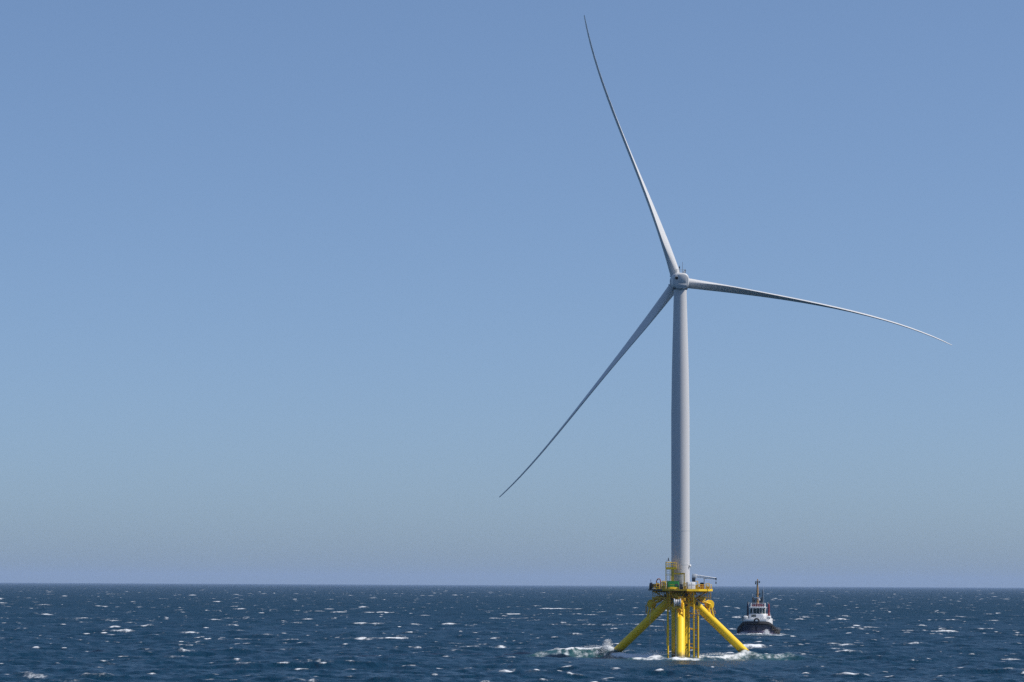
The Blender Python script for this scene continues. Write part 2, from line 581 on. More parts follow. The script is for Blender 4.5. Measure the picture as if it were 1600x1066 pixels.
nac = MB().loft([ring(-8.55, 3.0, 3.0, p=3, dv=-.05), ring(-8.5, 3.25, 3.3, p=2.9, dv=-.05), ring(-8.2, 3.65, 3.75, p=2.8, dv=-.05), ring(-7.5, 3.8, 3.9, p=2.7, dv=-.05),
                 ring(-5.0, 3.85, 3.95, p=2.8, dv=-.05), ring(-3.2, 3.85, 3.95, p=2.4), ring(-2.9, 3.7, 3.7, p=2.2)]).build('nacelle', 'nacelle_paint', turb, sharp=28)
gen = MB()
gen.loft([ring(-2.95, 3.6, 3.6, p=2), ring(-2.9, 4.05, 4.05, p=2), ring(-1.75, 4.05, 4.05, p=2), ring(-1.7, 3.5, 3.5, p=2)])
gen.build('generator_ring', 'nacelle_paint', turb, sharp=30)
hub = MB()
hub.loft([ring(-1.75, 2.9, 2.9, p=2), ring(-1.4, 3.3, 3.3, p=2), ring(0, 3.55, 3.55, p=2), ring(1.2, 3.3, 3.3, p=2), ring(2.1, 2.5, 2.5, p=2), ring(2.6, 1.5, 1.5, p=2), ring(2.8, .4, .4, p=2)])
hub = hub.build('hub', 'nacelle_paint', turb, sharp=50)


def nbox(a, u, v, sa, su, sv):
    m = MB()
    vs = [axp(a + x * sa, u + y * su, v + z * sv) for z in (-.5, .5) for x, y in ((-.5, -.5), (.5, -.5), (.5, .5), (-.5, .5))]
    return m.add(vs, [(3, 2, 1, 0), (4, 5, 6, 7), (0, 1, 5, 4), (1, 2, 6, 5), (2, 3, 7, 6), (3, 0, 4, 7)])


nbox(-8.58, .25, .45, .16, 1.75, 1.95).build('rear_hatch', 'nacelle_paint', nac, bevel=.05)
nbox(-8.6, .25, -.95, .14, 1.9, .55).build('rear_vent', 'nacelle_paint', nac, bevel=.06)
m = MB()
m.lathe([(.36, 0), (.36, .22)], c=axp(-8.4, -1.12, .62), axis=-AX, n=20)
m.build('exhaust_port', 'black_hole', nac)
m = MB()
m.torus(axp(-8.56, -1.12, .62), AX, .4, .06)
m.build('port_rim', 'nacelle_paint', nac)
# roof rail, instruments
m = MB()
RV = 1.88
for u in (-1.1, 1.1):
    for a in (-8.1, -6.8, -5.5, -4.2):
        m.tube(axp(a, u, RV), axp(a, u, RV + .75), .03, n=6)
    for dv in (.4, .75):
        m.tube(axp(-8.1, u, RV + dv), axp(-4.2, u, RV + dv), .03, n=6)
for dv in (.4, .75):
    m.tube(axp(-8.1, -1.1, RV + dv), axp(-8.1, 1.1, RV + dv), .03, n=6)
m.build('roof_railing', 'grey_steel', nac)
m = MB()
m.tube(axp(-7.6, -.35, RV - .1), axp(-7.6, -.35, RV + 1.7), .04, n=6)
m.tube(axp(-7.6, -.35, RV + 1.0), axp(-7.6, -.35, RV + 1.45), .13, n=10)
m.build('obstruction_light', 'dark_steel', nac)
m = MB()
m.tube(axp(-7.4, .38, RV - .1), axp(-7.4, .38, RV + 2.5), .055, .04, n=6)
m.build('antenna', 'grey_steel', nac)
nbox(-7.6, .75, RV + .12, .5, .45, .4).build('instrument_box', 'white_paint', nac, bevel=.04)
nbox(-7.3, 1.02, RV + .2, .25, .12, .9).build('wind_sensor', 'dark_steel', nac)

# blades: feathered, trailing edges facing the viewer's side
COEF = {0: (110.5, 66.4, (4.03, -12.91, 5.67, 3.93)), 1: (350.5, 66.7, (-2.78, 2.98, -2.49, 5.49)), 2: (231.5, 65.75, (-3.54, 13.51, -23.21, 14.08))}


def airfoil(n, tc):
    """unit chord section, x from nose 0 to tail 1, thickness ratio tc; counter-clockwise"""
    pts = []
    for i in range(n):
        t = 2 * math.pi * i / n
        x = .5 * (1 + math.cos(t))
        y = 5 * tc * (.2969 * math.sqrt(x) - .126 * x - .3516 * x * x + .2843 * x ** 3 - .1036 * x ** 4)
        pts.append((x, y if t <= math.pi else -y))
    return pts


def blade(base, tip, cf):
    rings = []
    n = 36
    st = [1.3, 1.9, 2.5, 3.5, 5, 7, 9, 11, 13.5, 16, 19, 22, 26, 30, 34, 38, 42, 46, 50, 53, 56, 59, 61.5, 63.5, 65, tip - .3, tip]
    for r in st:
        s = r / 66.0
        d = sum(c * s ** (i + 1) for i, c in enumerate(cf))
        th = R(base) - d / r
        rad = EX * math.cos(th) + EY * math.sin(th)
        tan = -EX * math.sin(th) + EY * math.cos(th)          # counter-clockwise
        cen = HUB + rad * r
        chord = np.interp(r, [0, 3, 6, 10, 14, 20, 30, 40, 50, 58, 63, 65, 66.8], [2.35, 2.35, 2.55, 3.2, 3.5, 3.2, 2.6, 2.05, 1.6, 1.3, 1.05, .85, .5])
        tr = np.interp(r, [0, 3, 6, 10, 14, 20, 30, 40, 50, 67], [1, 1, .84, .56, .44, .37, .30, .27, .26, .27])
        mix = np.interp(r, [2.5, 9.5], [0, 1])
        tw = R(np.interp(r, [0, 10, 20, 32, 45, 66], [17, 15, 8, 1, -5, -8]))
        # chord vector: nose upwind, tail downwind, turned by the twist
        cv = -AX * math.cos(tw) + tan * math.sin(tw)
        nv = tan * math.cos(tw) + AX * math.sin(tw)
        ps = []
        for i, (x, y) in enumerate(airfoil(n, tr)):
            t = 2 * math.pi * i / n
            cx, cy = .5 * math.cos(t) , .5 * math.sin(t)
            fx, fy = x - .32, y
            px = cx * (1 - mix) + fx * mix
            py = cy * tr * (1 - mix) + fy * mix
            ps.append(cen + cv * (px * chord) + nv * (py * chord))
        rings.append(ps)
    m = MB().loft(rings)
    b = m.build('blade', 'blade_paint', turb, sharp=60)
    rad = EX * math.cos(R(base)) + EY * math.sin(R(base))
    MB().lathe([(1.2, 0), (1.26, .05), (1.26, .3), (1.2, .35)], c=HUB + rad * 1.62, axis=rad, n=36).build('root_collar', 'nacelle_paint', b)
    return b


for i in range(3):
    blade(*COEF[i])

# central column and braces
MB().lathe([(2.12, -7), (2.12, 11.5), (2.7, 12.6), (2.7, 14.6), (2.2, 15.6)], n=48).build('central_column', 'yellow_leg', turb)
BRD = {}
for az in (-90, 30, 150):
    d = Vector((math.cos(R(az)), math.sin(R(az)), 0))
    BRD[az] = d
    t = Vector((-d.y, d.x, 0))

    def P(r, off=0.0, dz=0.0):
        return d * r + t * off + Vector((0, 0, BR_Z * (1 - r / BR_R) + dz))
    br = MB().tube(P(1.2), P(26.0), .98, n=40).build('brace', 'yellow_leg', turb)
    MB().tube(P(2.4), P(3.0), 1.12, n=32).build('brace_collar', 'yellow_paint', br)
    # chain fairlead: twin cheek plates, wheel and stopper over the brace
    w = P(7.7, 0, 3.1)
    fl = MB()
    fl.lathe([(.35, -.42), (1.05, -.4), (1.05, -.28), (.8, -.12), (.8, .12), (1.05, .28), (1.05, .4), (.35, .42)], c=w, axis=t, n=24)
    fl = fl.build('fairlead_wheel', 'yellow_paint', turb)
    m = MB()
    for s in (-.62, .62):
        m.tube(w + t * (s - .07 * (1 if s > 0 else -1)), w + t * s, .62, n=16)
        m.tube(w + t * s, P(6.9, s, .6), .2, n=8)
        m.tube(w + t * s, P(8.6, s, .6), .2, n=8)
        m.tube(w + t * s, P(5.4, s, 2.0), .16, n=8)
    m.build('fairlead_bracket', 'yellow_paint', fl)
    m = MB()
    for j in range(9):
        a = R(40 * j)
        m.tube(w + t * .44 + (d * math.cos(a) + Vector((0, 0, math.sin(a)))) * .8, w + t * .62 + (d * math.cos(a) + Vector((0, 0, math.sin(a)))) * .8, .12, n=6)
    tag(m.build('wheel_bolts', 'yellow_worn', fl), kind='stuff')
    m = MB().box(P(5.6, 0, 2.7), (1.5, 1.3, 1.0), rz=R(az))
    m.box(P(6.6, .9, 3.3), (.6, .5, .7), rz=R(az))
    m.build('chain_stopper', 'yellow_worn', fl, bevel=.06)
    m = MB()
    for k in range(6):
        m.tube(w + d * (1.15 + .05 * k) + Vector((0, 0, -.3 - .35 * k)) + t * (.3 - .1 * k), w + d * (1.35 + .05 * k) + Vector((0, 0, -.3 - .35 * k)) + t * (.55 - .1 * k), .13, n=6)
    tag(m.build('chain_links', 'yellow_worn', fl), kind='stuff')

# deck
DZ = 15.55
deck_pts = []
for i in range(16):
    a = 2 * math.pi * (i + .5) / 16
    deck_pts.append((7.4 * math.cos(a), 7.2 * math.sin(a)))
deck = MB()
deck.loft([[Vector((x, y, z)) for x, y in deck_pts] for z in (DZ, DZ + .12)])
deck = deck.build('deck', 'grey_steel', turb)
for i in range(16):
    a, b = Vector((*deck_pts[i], 0)), Vector((*deck_pts[(i + 1) % 16], 0))
    mid = (a + b) / 2
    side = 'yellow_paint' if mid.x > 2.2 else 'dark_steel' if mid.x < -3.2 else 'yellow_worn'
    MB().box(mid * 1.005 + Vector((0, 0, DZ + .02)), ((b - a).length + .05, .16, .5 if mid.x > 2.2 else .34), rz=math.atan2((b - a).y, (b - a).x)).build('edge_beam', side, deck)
m = MB()
for i in range(8):
    a = 2 * math.pi * (i + .5) / 8
    d = Vector((math.cos(a), math.sin(a), 0))
    m.box(d * 4.4 + Vector((0, 0, DZ - .32)), (4.9, .22, .5), rz=a)
    m.tube(d * 6.4 + Vector((0, 0, DZ - .4)), d * 2.5 + Vector((0, 0, 12.9)), .14, n=8)
m.build('deck_beams', 'yellow_worn', deck)


def rail_run(m, pts, z, h=1.1, step=1.25, r=.045):
    for a, b in zip(pts[:-1], pts[1:]):
        a, b = Vector(a), Vector(b)
        n = max(1, round((b - a).length / step))
        for i in range(n):
            p = a.lerp(b, i / n)
            m.tube((p.x, p.y, z), (p.x, p.y, z + h), r, n=6)
        for q in (h, h * .55):
            m.tube((a.x, a.y, z + q), (b.x, b.y, z + q), r, n=6)
        mid = (a + b) / 2
        m.box((mid.x, mid.y, z + .1), ((b - a).length, .03, .16), rz=math.atan2((b - a).y, (b - a).x))
    return m


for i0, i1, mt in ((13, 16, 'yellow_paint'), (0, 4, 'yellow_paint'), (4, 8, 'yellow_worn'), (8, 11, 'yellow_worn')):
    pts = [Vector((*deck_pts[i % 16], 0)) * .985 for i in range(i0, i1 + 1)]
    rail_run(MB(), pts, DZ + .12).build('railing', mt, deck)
# hanging walkway below the deck and pipe clutter
for x0, x1, y in ((-6.4, -3.2, -2.6), (4.0, 6.9, -2.2)):
    m = MB()
    n = 6
    for i in range(n + 1):
        x = x0 + (x1 - x0) * i / n
        m.tube((x, y, DZ - .1), (x, y, DZ - 1.75), .06, n=6)
    m.box(((x0 + x1) / 2, y + .4, DZ - 1.8), (x1 - x0, 1.1, .1))
    m.tube((x0, y, DZ - .75), (x1, y, DZ - .75), .04, n=6)
    m.tube((x0, y, DZ - 1.2), (x1, y, DZ - 1.2), .04, n=6)
    m.box(((x0 + x1) / 2, y - .2, DZ - 1.78), (x1 - x0 + .3, .16, .26))
    m.build('hanging_walkway', 'yellow_worn', deck)
rnd = random.Random(8)
m = MB()
for i in range(26):
    a = R(rnd.uniform(-165, -15))
    r = rnd.uniform(2.6, 4.2)
    x, y = r * math.cos(a), r * math.sin(a)
    z0, z1 = rnd.uniform(10.8, 13.2), rnd.uniform(13.8, 15.4)
    m = MB().tube((x, y, z0), (x, y, z1), rnd.uniform(.07, .16), n=8)
    if i % 3 == 0:
        m.tube((x, y, z0 + .5), (x + rnd.uniform(-1.2, 1.2), y + .3, z0 + .5), .06, n=6)
    m.build('pipe', 'yellow_paint', deck)
m = MB()
for i in range(14):
    a = R(rnd.uniform(-150, -20))
    r = rnd.uniform(2.9, 4.4)
    MB().box((r * math.cos(a), r * math.sin(a), rnd.uniform(11.2, 15.0)), (rnd.uniform(.3, .8), rnd.uniform(.3, .6), rnd.uniform(.3, .8))).build('valve_box', 'yellow_worn', deck, bevel=.04)
m = MB()
for i in range(9):
    a = R(rnd.uniform(-160, -20))
    r = rnd.uniform(3.0, 4.6)
    MB().box((r * math.cos(a), r * math.sin(a), rnd.uniform(12.2, 15.0)), (rnd.uniform(.3, .7), .4, rnd.uniform(.4, .9))).build('junction_box', 'dark_steel', deck, bevel=.04)
# front winch drum, white rope on it
dr = MB().lathe([(.95, -.75), (.95, -.65), (.72, -.6), (.74, .6), (.95, .65), (.95, .75)], c=(-.75, -9.0, 12.7), axis=(1, .15, 0), n=28).build('rope_drum', 'white_paint', turb)
MB().torus((-.75, -9.0, 12.7), (1, .15, 0), .76, .07, n=24).torus((-1.15, -9.06, 12.7), (1, .15, 0), .76, .07, n=24).torus((-.4, -8.95, 12.7), (1, .15, 0), .76, .07, n=24).build('rope_coils', 'dark_steel', dr)
MB().box((-.75, -8.7, 11.6), (2.0, 1.3, .5)).box((-1.6, -8.9, 12.2), (.16, .8, 1.2)).box((.1, -8.9, 12.2), (.16, .8, 1.2)).tube((-.75, -8.6, 11.4), (-.2, -7.4, 10.0), .3, n=8).build('drum_frame', 'yellow_worn', dr)

# tubes, ladders and brackets down to the water
m = MB().tube((1.82, -3.6, -4), (1.82, -3.6, 12.6), .27, n=16)
m.tube((1.82, -3.6, 12.6), (1.5, -2.6, 14.4), .27, n=16)
cable = m.build('cable_tube', 'yellow_paint', turb)
for z in (9.4, 3.3):
    m = MB()
    m.box((2.2, -3.4, z), (1.9, .3, .25)).box((1.5, -3.2, z - .6), (.25, .5, 1.0)).tube((1.2, -2.0, z - .4), (1.82, -3.5, z), .14, n=8)
    m.build('tube_clamp', 'yellow_worn', cable)
MB().tube((-2.9, -2.6, -4), (-2.9, -2.6, 11.4), .23, n=14).tube((-2.9, -2.6, 7.5), (-2.95, -2.6, 3.0), .3, n=14).build('cable_tube', 'yellow_paint', turb)
MB().tube((-1.08, -2.3, -4), (-1.08, -2.3, 12.0), .13, n=10).build('conduit', 'grey_steel', turb)
lad = MB().tube((3.0, -4.4, -4), (3.0, -4.4, 15.3), .2, n=12).tube((4.0, -4.4, -4), (4.0, -4.4, 10.6), .2, n=12).build('boat_landing', 'yellow_paint', turb)
m = MB()
for i in range(24):
    m.tube((3.15, -4.2, -1 + i * .48), (3.85, -4.2, -1 + i * .48), .05, n=6)
m.tube((3.2, -4.2, -3), (3.2, -4.2, 11.5), .06, n=6).tube((3.8, -4.2, -3), (3.8, -4.2, 11.5), .06, n=6)
for z in (2.2, 6.5, 10.0):
    m.tube((3.0, -4.4, z), (1.6, -1.6, z + .4), .12, n=8).tube((4.0, -4.4, z), (1.9, -1.2, z + .4), .12, n=8)
m.build('ladder', 'yellow_worn', lad)
m = MB()
rail_run(m, [(2.6, -4.9, 0), (4.3, -4.9, 0), (4.3, -3.6, 0), (2.6, -3.6, 0)], 9.9, h=1.1, step=.7)
m.box((3.45, -3.75, 9.85), (1.8, .7, .1))
m.build('landing_cage', 'grey_steel', lad)
lad2 = MB()
for x in (-3.1, -2.3):
    lad2.tube((x, -3.4, 10.9), (x, -3.4, 15.5), .06, n=6)
for i in range(12):
    lad2.tube((-3.1, -3.4, 11.2 + i * .36), (-2.3, -3.4, 11.2 + i * .36), .04, n=6)
for z in (11.3, 12.2, 13.1, 14.0):
    lad2.tube((-3.3, -3.2, z), (-1.9, -3.2, z), .06, n=6)
lad2.build('upper_ladder', 'yellow_worn', turb)
MB().tube((-3.9, -3.0, 8.3), (-3.1, -2.8, 4.7), .1, n=8).box((-4.2, -3.0, 8.35), (1.0, .3, .2)).build('leaning_pipe', 'grey_steel', turb)
MB().tube((-7.0, -1.0, 11.6), (-7.0, -1.0, -.5), .045, n=6).build('hanging_line', 'rope', turb)

# access tower left of the tower foot, gangway frame
acc = MB()
for x, y in ((-3.35, -3.4), (-2.2, -3.4), (-3.35, -2.3), (-2.2, -2.3)):
    acc.tube((x, y, DZ + .1), (x, y, 22.0), .09, n=8)
for z in (17.5, 19.0, 20.4, 21.9):
    for a, b in (((-3.35, -3.4), (-2.2, -3.4)), ((-3.35, -2.3), (-2.2, -2.3)), ((-3.35, -3.4), (-3.35, -2.3)), ((-2.2, -3.4), (-2.2, -2.3))):
        acc.tube((*a, z), (*b, z), .06, n=6)
acc = acc.build('access_tower', 'yellow_paint', turb)
m = MB()
for i in range(14):
    m.tube((-3.1, -3.3, 16 + i * .42), (-2.5, -3.3, 16 + i * .42), .035, n=6)
m.tube((-3.1, -3.3, 15.8), (-3.1, -3.3, 22.4), .04, n=6).tube((-2.5, -3.3, 15.8), (-2.5, -3.3, 22.4), .04, n=6)
m.build('rungs', 'grey_steel', acc)
m = MB().box((-2.1, -2.95, 20.45), (2.5, 1.3, .35))
rail_run(m, [(-3.3, -3.55, 0), (-1.0, -3.55, 0), (-1.0, -2.4, 0)], 20.6, h=1.25, step=.6, r=.06)
m.build('top_basket', 'yellow_paint', acc)
MB().tube((-2.75, -3.4, 22.2), (-2.75, -3.4, 22.9), .16, .1, n=8).build('beacon', 'dark_steel', acc)
m = MB().box((-.45, -3.3, 19.3), (2.9, .35, .35)).box((.85, -3.3, 17.5), (.26, .26, 3.4)).box((-1.75, -3.3, 18.2), (.5, .3, 4.6))
m.build('gangway_frame', 'yellow_worn', turb)
lamp = MB().lathe([(.0, -.32), (.2, -.25), (.26, 0), (.2, .25), (.0, .32)], c=(2.2, -.9, 21.1), n=16).build('navigation_light', 'lamp_white', turb, sharp=60)
MB().tube((1.6, -.7, 20.8), (2.2, -.9, 20.8), .05, n=6).build('lamp_arm', 'grey_steel', lamp)

# deck crane with a white boom
cr = MB().tube((3.1, -3.6, DZ + .1), (3.1, -3.6, 18.6), .28, n=14).box((3.1, -3.6, 18.7), (1.0, .9, 1.1)).build('crane', 'white_paint', turb, bevel=.03)
m = MB()
p0, p1 = Vector((3.3, -3.7, 18.75)), Vector((8.1, -4.2, 18.15))
for dz in (.28, -.12):
    m.tube(p0 + Vector((0, 0, dz)), p1 + Vector((0, 0, dz * .6)), .12, n=6)
for i in range(11):
    a, b = p0.lerp(p1, i / 11), p0.lerp(p1, (i + 1) / 11)
    m.tube(a + Vector((0, 0, .28 if i % 2 else -.12)), b + Vector((0, 0, -.12 if i % 2 else .26)), .05, n=6)
m.build('boom', 'white_paint', cr)
MB().tube(p1, p1 - Vector((0, 0, .95)), .04, n=6).tube(p1 - Vector((0, 0, .7)), p1 - Vector((0, 0, 1.15)), .14, n=8).box(p1, (.35, .3, .4)).build('hook', 'dark_steel', cr)
MB().box((3.0, -4.05, 17.95), (.8, .4, .9)).build('control_box', 'dark_steel', cr, bevel=.03)
MB().tube((5.4, -4.6, DZ + .1), (5.4, -4.6, 18.3), .1, n=8).box((5.6, -4.6, 18.2), (.7, .12, .12)).build('boom_rest', 'grey_steel', turb)

for x, y, w, h, mt in ((-3.9, -5.6, .9, 1.7, 'yellow_paint'), (-5.2, -4.6, .8, 1.3, 'yellow_paint'), (.95, -6.5, .5, 1.5, 'yellow_worn'), (6.2, -3.0, .8, 1.4, 'yellow_paint'), (4.2, -5.3, .5, 1.2, 'yellow_worn'), (3.6, -1.8, .7, 1.9, 'yellow_paint')):
    z0 = DZ + .12
    m = MB()
    for a, b in ((-1, -1), (1, -1), (1, 1), (-1, 1)):
        m.tube((x + a * w / 2, y + b * .3, z0), (x + a * w / 2, y + b * .3, z0 + h), .08, n=6)
    for z in (z0 + h * .5, z0 + h):
        for b in (-.3, .3):
            m.tube((x - w / 2, y + b, z), (x + w / 2, y + b, z), .07, n=6)
        for a in (-w / 2, w / 2):
            m.tube((x + a, y - .3, z), (x + a, y + .3, z), .07, n=6)
    m.box((x, y, z0 + h * .3), (w * .7, .4, h * .5))
    m.build('equipment_frame', mt, turb)

# things standing on the deck


def on_deck(name, label, cat, x, y, rz=0.0):
    o = empty(name, (0, 0, 0), 0)
    o.matrix_world = Matrix.Translation((TX, TY, 0)) @ Matrix.Rotation(TROT, 4, 'Z') @ Matrix.Translation((x, y, DZ + .124)) @ Matrix.Rotation(rz, 4, 'Z')
    return tag(o, label, cat)


gc = on_deck('generator_container', 'bright green steel container on the turbine deck in front of the tower foot', 'container', -1.75, -5.6, R(16))
MB().box((0, 0, .25), (2.6, 1.5, .5)).build('skid', 'yellow_paint', gc, bevel=.03)
body = MB().box((0, 0, 1.17), (2.5, 1.4, 1.32)).build('body', 'green_paint', gc, bevel=.04)
m = MB()
for i in range(12):
    m.box((-1.1 + i * .2, -.71, 1.15), (.09, .05, 1.1))
m.build('corrugation', 'green_paint', body)
MB().box((0, -.01, 1.88), (2.6, 1.5, .1)).build('roof', 'green_paint', gc)
MB().box((.7, -.76, 1.0), (.7, .06, .5)).build('louvre', 'dark_steel', gc)
pk = on_deck('tool_bin', 'small dark bin beside the green container on the turbine deck', 'bin', .2, -6.0)
MB().box((0, 0, .55), (.8, .7, 1.1), taper=.8).build('body', 'dark_steel', pk, bevel=.06)
MB().box((0, 0, 1.16), (.72, .62, .1)).build('lid', 'black_hole', pk)
wb = on_deck('electrical_cabinet', 'white cabinet with dark lettering on the turbine deck below the crane', 'cabinet', 2.35, -5.9, R(24))
MB().box((0, 0, .92), (1.9, .9, 1.65)).build('body', 'white_paint', wb, bevel=.04)
MB().box((0, -.47, .92), (.03, .04, 1.5)).build('door_gap', 'grey_steel', wb)
m = MB()
for i, wdt in enumerate((.16, .24, .18, .0, .2, .22, .14)):
    if wdt:
        m.box((-.72 + i * .23, -.458, 1.05), (wdt, .01, .1))
tag(m.build('lettering', 'navy_paint', wb), kind='stuff')
MB().box((0, 0, .05), (1.8, .8, .1)).build('plinth', 'dark_steel', wb)
rb = on_deck('fuel_drum', 'red drum with a black cap beside the deck railing under the crane boom', 'drum', 4.9, -4.2)
MB().lathe([(.42, .0), (.45, .05), (.45, .5), (.48, .55), (.45, .6), (.45, 1.15), (.42, 1.2)], n=24).build('body', 'red_paint', rb)
MB().lathe([(.46, 1.2), (.46, 1.5), (.3, 1.62)], n=24).build('cap', 'black_hole', rb)
yw = on_deck('pipe_stand', 'weathered yellow pipe arch with a tan box at the far edge of the deck', 'pipe rack', -4.6, -3.6)
MB().path([(-.9, 0, 0), (-.9, 0, 1.9), (-.6, 0, 2.4), (-.15, 0, 2.4), (.05, 0, 1.9), (.05, 0, 0)], .12, n=8).build('arch', 'rust_paint', yw)
MB().box((.75, 0, 1.55), (.7, .5, .9)).tube((.75, 0, 0), (.75, 0, 1.2), .25, n=10).build('box', 'tan_paint', yw, bevel=.05)
wc = on_deck('mooring_winch', 'dark blue mooring winch on the turbine deck, farthest from the crane', 'winch', -5.9, -2.0)
MB().lathe([(.75, -.8), (.75, -.7), (.45, -.65), (.45, .65), (.75, .7), (.75, .8)], c=(0, 0, .85), axis=(1, .3, 0), n=24).build('drum', 'dark_steel', wc)
MB().box((-.95, -.2, .75), (.5, 1.0, 1.5)).box((.9, .2, .6), (.5, .9, 1.2)).box((0, 0, .08), (2.4, 1.3, .16)).build('frame', 'navy_paint', wc, bevel=.04)
MB().tube((-.9, -.2, 1.5), (-.9, -.2, 2.3), .05, n=6).build('lever', 'dark_steel', wc)

# ------------------------------------------------------------------ tug
tug = empty('tugboat', (GX, GY, 0), GROT)
tag(tug, 'dark blue tugboat with white wheelhouse coming bow-on behind the turbine base', 'tugboat')


def half_beam(y):                      # y = distance aft of the stem
    return 6.7 * (1 - (1 - min(y / 11.0, 1)) ** 2.6) ** .5 if y < 11 else 6.7 - max(0, y - 26) * .12


def sheer(y):
    return 4.65 - 1.9 * float(smooth(.9, 6.0, np.float64(y))) - .6 * float(smooth(5, 15, np.float64(y)))


BOW = -5.0
stn = [0, .15, .4, .8, 1.4, 2.2, 3.2, 4.5, 6, 8, 10, 12.5, 16, 20, 25, 30]


def section(y, zs, side):
    out = []
    for z in zs:
        top = sheer(y)
        f = (z + 2.5) / (top + 2.5)
        hb = half_beam(y) * (.86 + .14 * f ** .8)
        rake = (1 - f) * 2.2 * max(0, 1 - y / 10)
        out.append(Vector((side * hb, BOW + y + rake, z)))
    return out


def hull_band(f0, f1, n, name, mat, off=0.0, parent=None, thick=.25):
    rings = []
    for y in stn:
        top = sheer(y)
        zs = [-2.5 + (top + 2.5) * (f0 + (f1 - f0) * i / n) for i in range(n + 1)]
        L, Rr = section(y, zs, -1), section(y, zs, 1)
        if off:
            for q in L:
                q.x -= off
                q.y -= off * max(0, 1 - y / 4)
            for q in Rr:
                q.x += off
                q.y -= off * max(0, 1 - y / 4)
        rings.append((L, Rr))
    m = MB()
    m.loft([L for L, _ in rings], cap=False, closed=False)
    m.loft([Rr for _, Rr in rings], cap=False, closed=False)
    # close the stem and the stern
    for k in (0, -1):
        L, Rr = rings[k]
        m.loft([L, Rr], cap=False, closed=False)
    o = m.build(name, mat, parent or tug, sharp=50)
    so = o.modifiers.new('plate', 'SOLIDIFY')
    so.thickness = thick
    so.offset = -1
    return o


hull = hull_band(.0, 1.0, 10, 'hull', 'navy_paint')
hull_band(.30, .58, 3, 'boot_topping', 'antifouling', off=.03, parent=hull, thick=.06)
# rubber fender rail along the sheer
m = MB()
for sd in (-1, 1):
    pts = [section(y, [sheer(y) - .55], sd)[0] + Vector((sd * .12, -.12 * max(0, 1 - y / 4), 0)) for y in stn]
    m.path(pts, .3, n=8)
m.path([section(0, [sheer(0) - .55], -1)[0], section(0, [sheer(0) - .55], 1)[0]], .3, n=8)
m.build('fender_rail', 'rubber', tug, sharp=60)
for sd in (-1, 1):
    for y in (3.6, 5.4, 7.4, 9.6, 12, 15, 18):
        p = section(y, [sheer(y) - 1.2], sd)[0]
        MB().torus(p + Vector((sd * .25, -.1, 0)), (sd, -max(0, 1 - y / 9), 0), .55, .22, n=18).build('tyre_fender', 'rubber', tug, sharp=60)
MB().torus((.35, BOW - .1, 4.9), (0, 1, .15), .75, .26, n=24).build('bow_tyre', 'rubber', tug, sharp=60)
# deck, capping rail
m = MB()
m.loft([[Vector((-half_beam(y) * .96, BOW + y, sheer(y) - 1.05)), Vector((half_beam(y) * .96, BOW + y, sheer(y) - 1.05))] for y in stn[1:]], cap=False, closed=False)
m.build('deck', 'deck_green', tug)
m = MB()
for sd in (-1, 1):
    m.path([section(y, [sheer(y)], sd)[0] + Vector((0, 0, .05)) for y in stn], .09, n=6)
m.build('capping_rail', 'dark_steel', tug)


def house(name, mat, x, y0, y1, z0, z1, k=1.0, bevel=.12, nose=.0, cx=0.0):
    """deckhouse block with chamfered front corners; k narrows the top"""
    rings = []
    for z, q in ((z0, 1.0), (z1, k)):
        w = x * q
        n_ = nose
        rings.append([Vector((cx - w, y0 + n_, z)), Vector((cx - w + n_ * 1.1, y0, z)), Vector((cx + w - n_ * 1.1, y0, z)), Vector((cx + w, y0 + n_, z)), Vector((cx + w, y1, z)), Vector((cx - w, y1, z))])
    return MB().loft(rings).build(name, mat, tug, bevel=bevel)


house('forecastle_house', 'white_paint', 4.3, 1.0, 16, 3.0, 5.45, nose=1.0)
house('upper_house', 'white_paint', 3.0, 2.6, 14, 5.45, 7.05, nose=.9, k=.96)
wh = house('wheelhouse', 'white_paint', 2.55, 3.6, 10, 7.0, 9.15, nose=1.0, k=1.03)
zc = 8.1
for cx_, w in ((-.92, .98), (.22, 1.05), (1.2, .62)):
    MB().box((cx_, 3.57, zc), (w, .05, 1.7)).build('window_pane', 'ship_glass', wh)
for sd in (-1, 1):
    MB().box((sd * 2.1, 4.08, zc), (1.02, .05, 1.65), rz=sd * R(44)).build('window_pane', 'ship_glass', wh)
    MB().box((sd * 2.62, 7.2, zc), (.05, 3.6, 1.35)).build('window_pane', 'ship_glass', wh)
MB().box((0, 6.7, 9.28), (5.7, 7.2, .24)).build('roof', 'white_paint', wh, bevel=.08)
MB().box((-1.2, 2.58, 6.5), (1.6, .06, .9)).build('window_pane', 'ship_glass', wh)
MB().box((.05, 4.3, 9.95), (4.1, .1, 1.1)).build('red_dodger', 'maroon_paint', tug, bevel=.03)
m = MB()
rail_run(m, [(-2.3, 4.2, 0), (2.4, 4.2, 0), (2.4, 9.5, 0)], 9.4, h=1.35, step=.8, r=.04)
rail_run(m, [(-2.3, 4.2, 0), (-2.3, 9.5, 0)], 9.4, h=1.35, step=.8, r=.04)
m.build('roof_railing', 'white_paint', tug)
m = MB()
rail_run(m, [(-3.9, 1.2, 0), (3.9, 1.2, 0)], 5.45, h=1.0, step=.9, r=.035)
rail_run(m, [(-4.1, 1.4, 0), (-4.1, 12, 0)], 5.45, h=1.0, step=1.1, r=.035)
rail_run(m, [(4.1, 1.4, 0), (4.1, 12, 0)], 5.45, h=1.0, step=1.1, r=.035)
m.build('deck_railing', 'white_paint', tug)
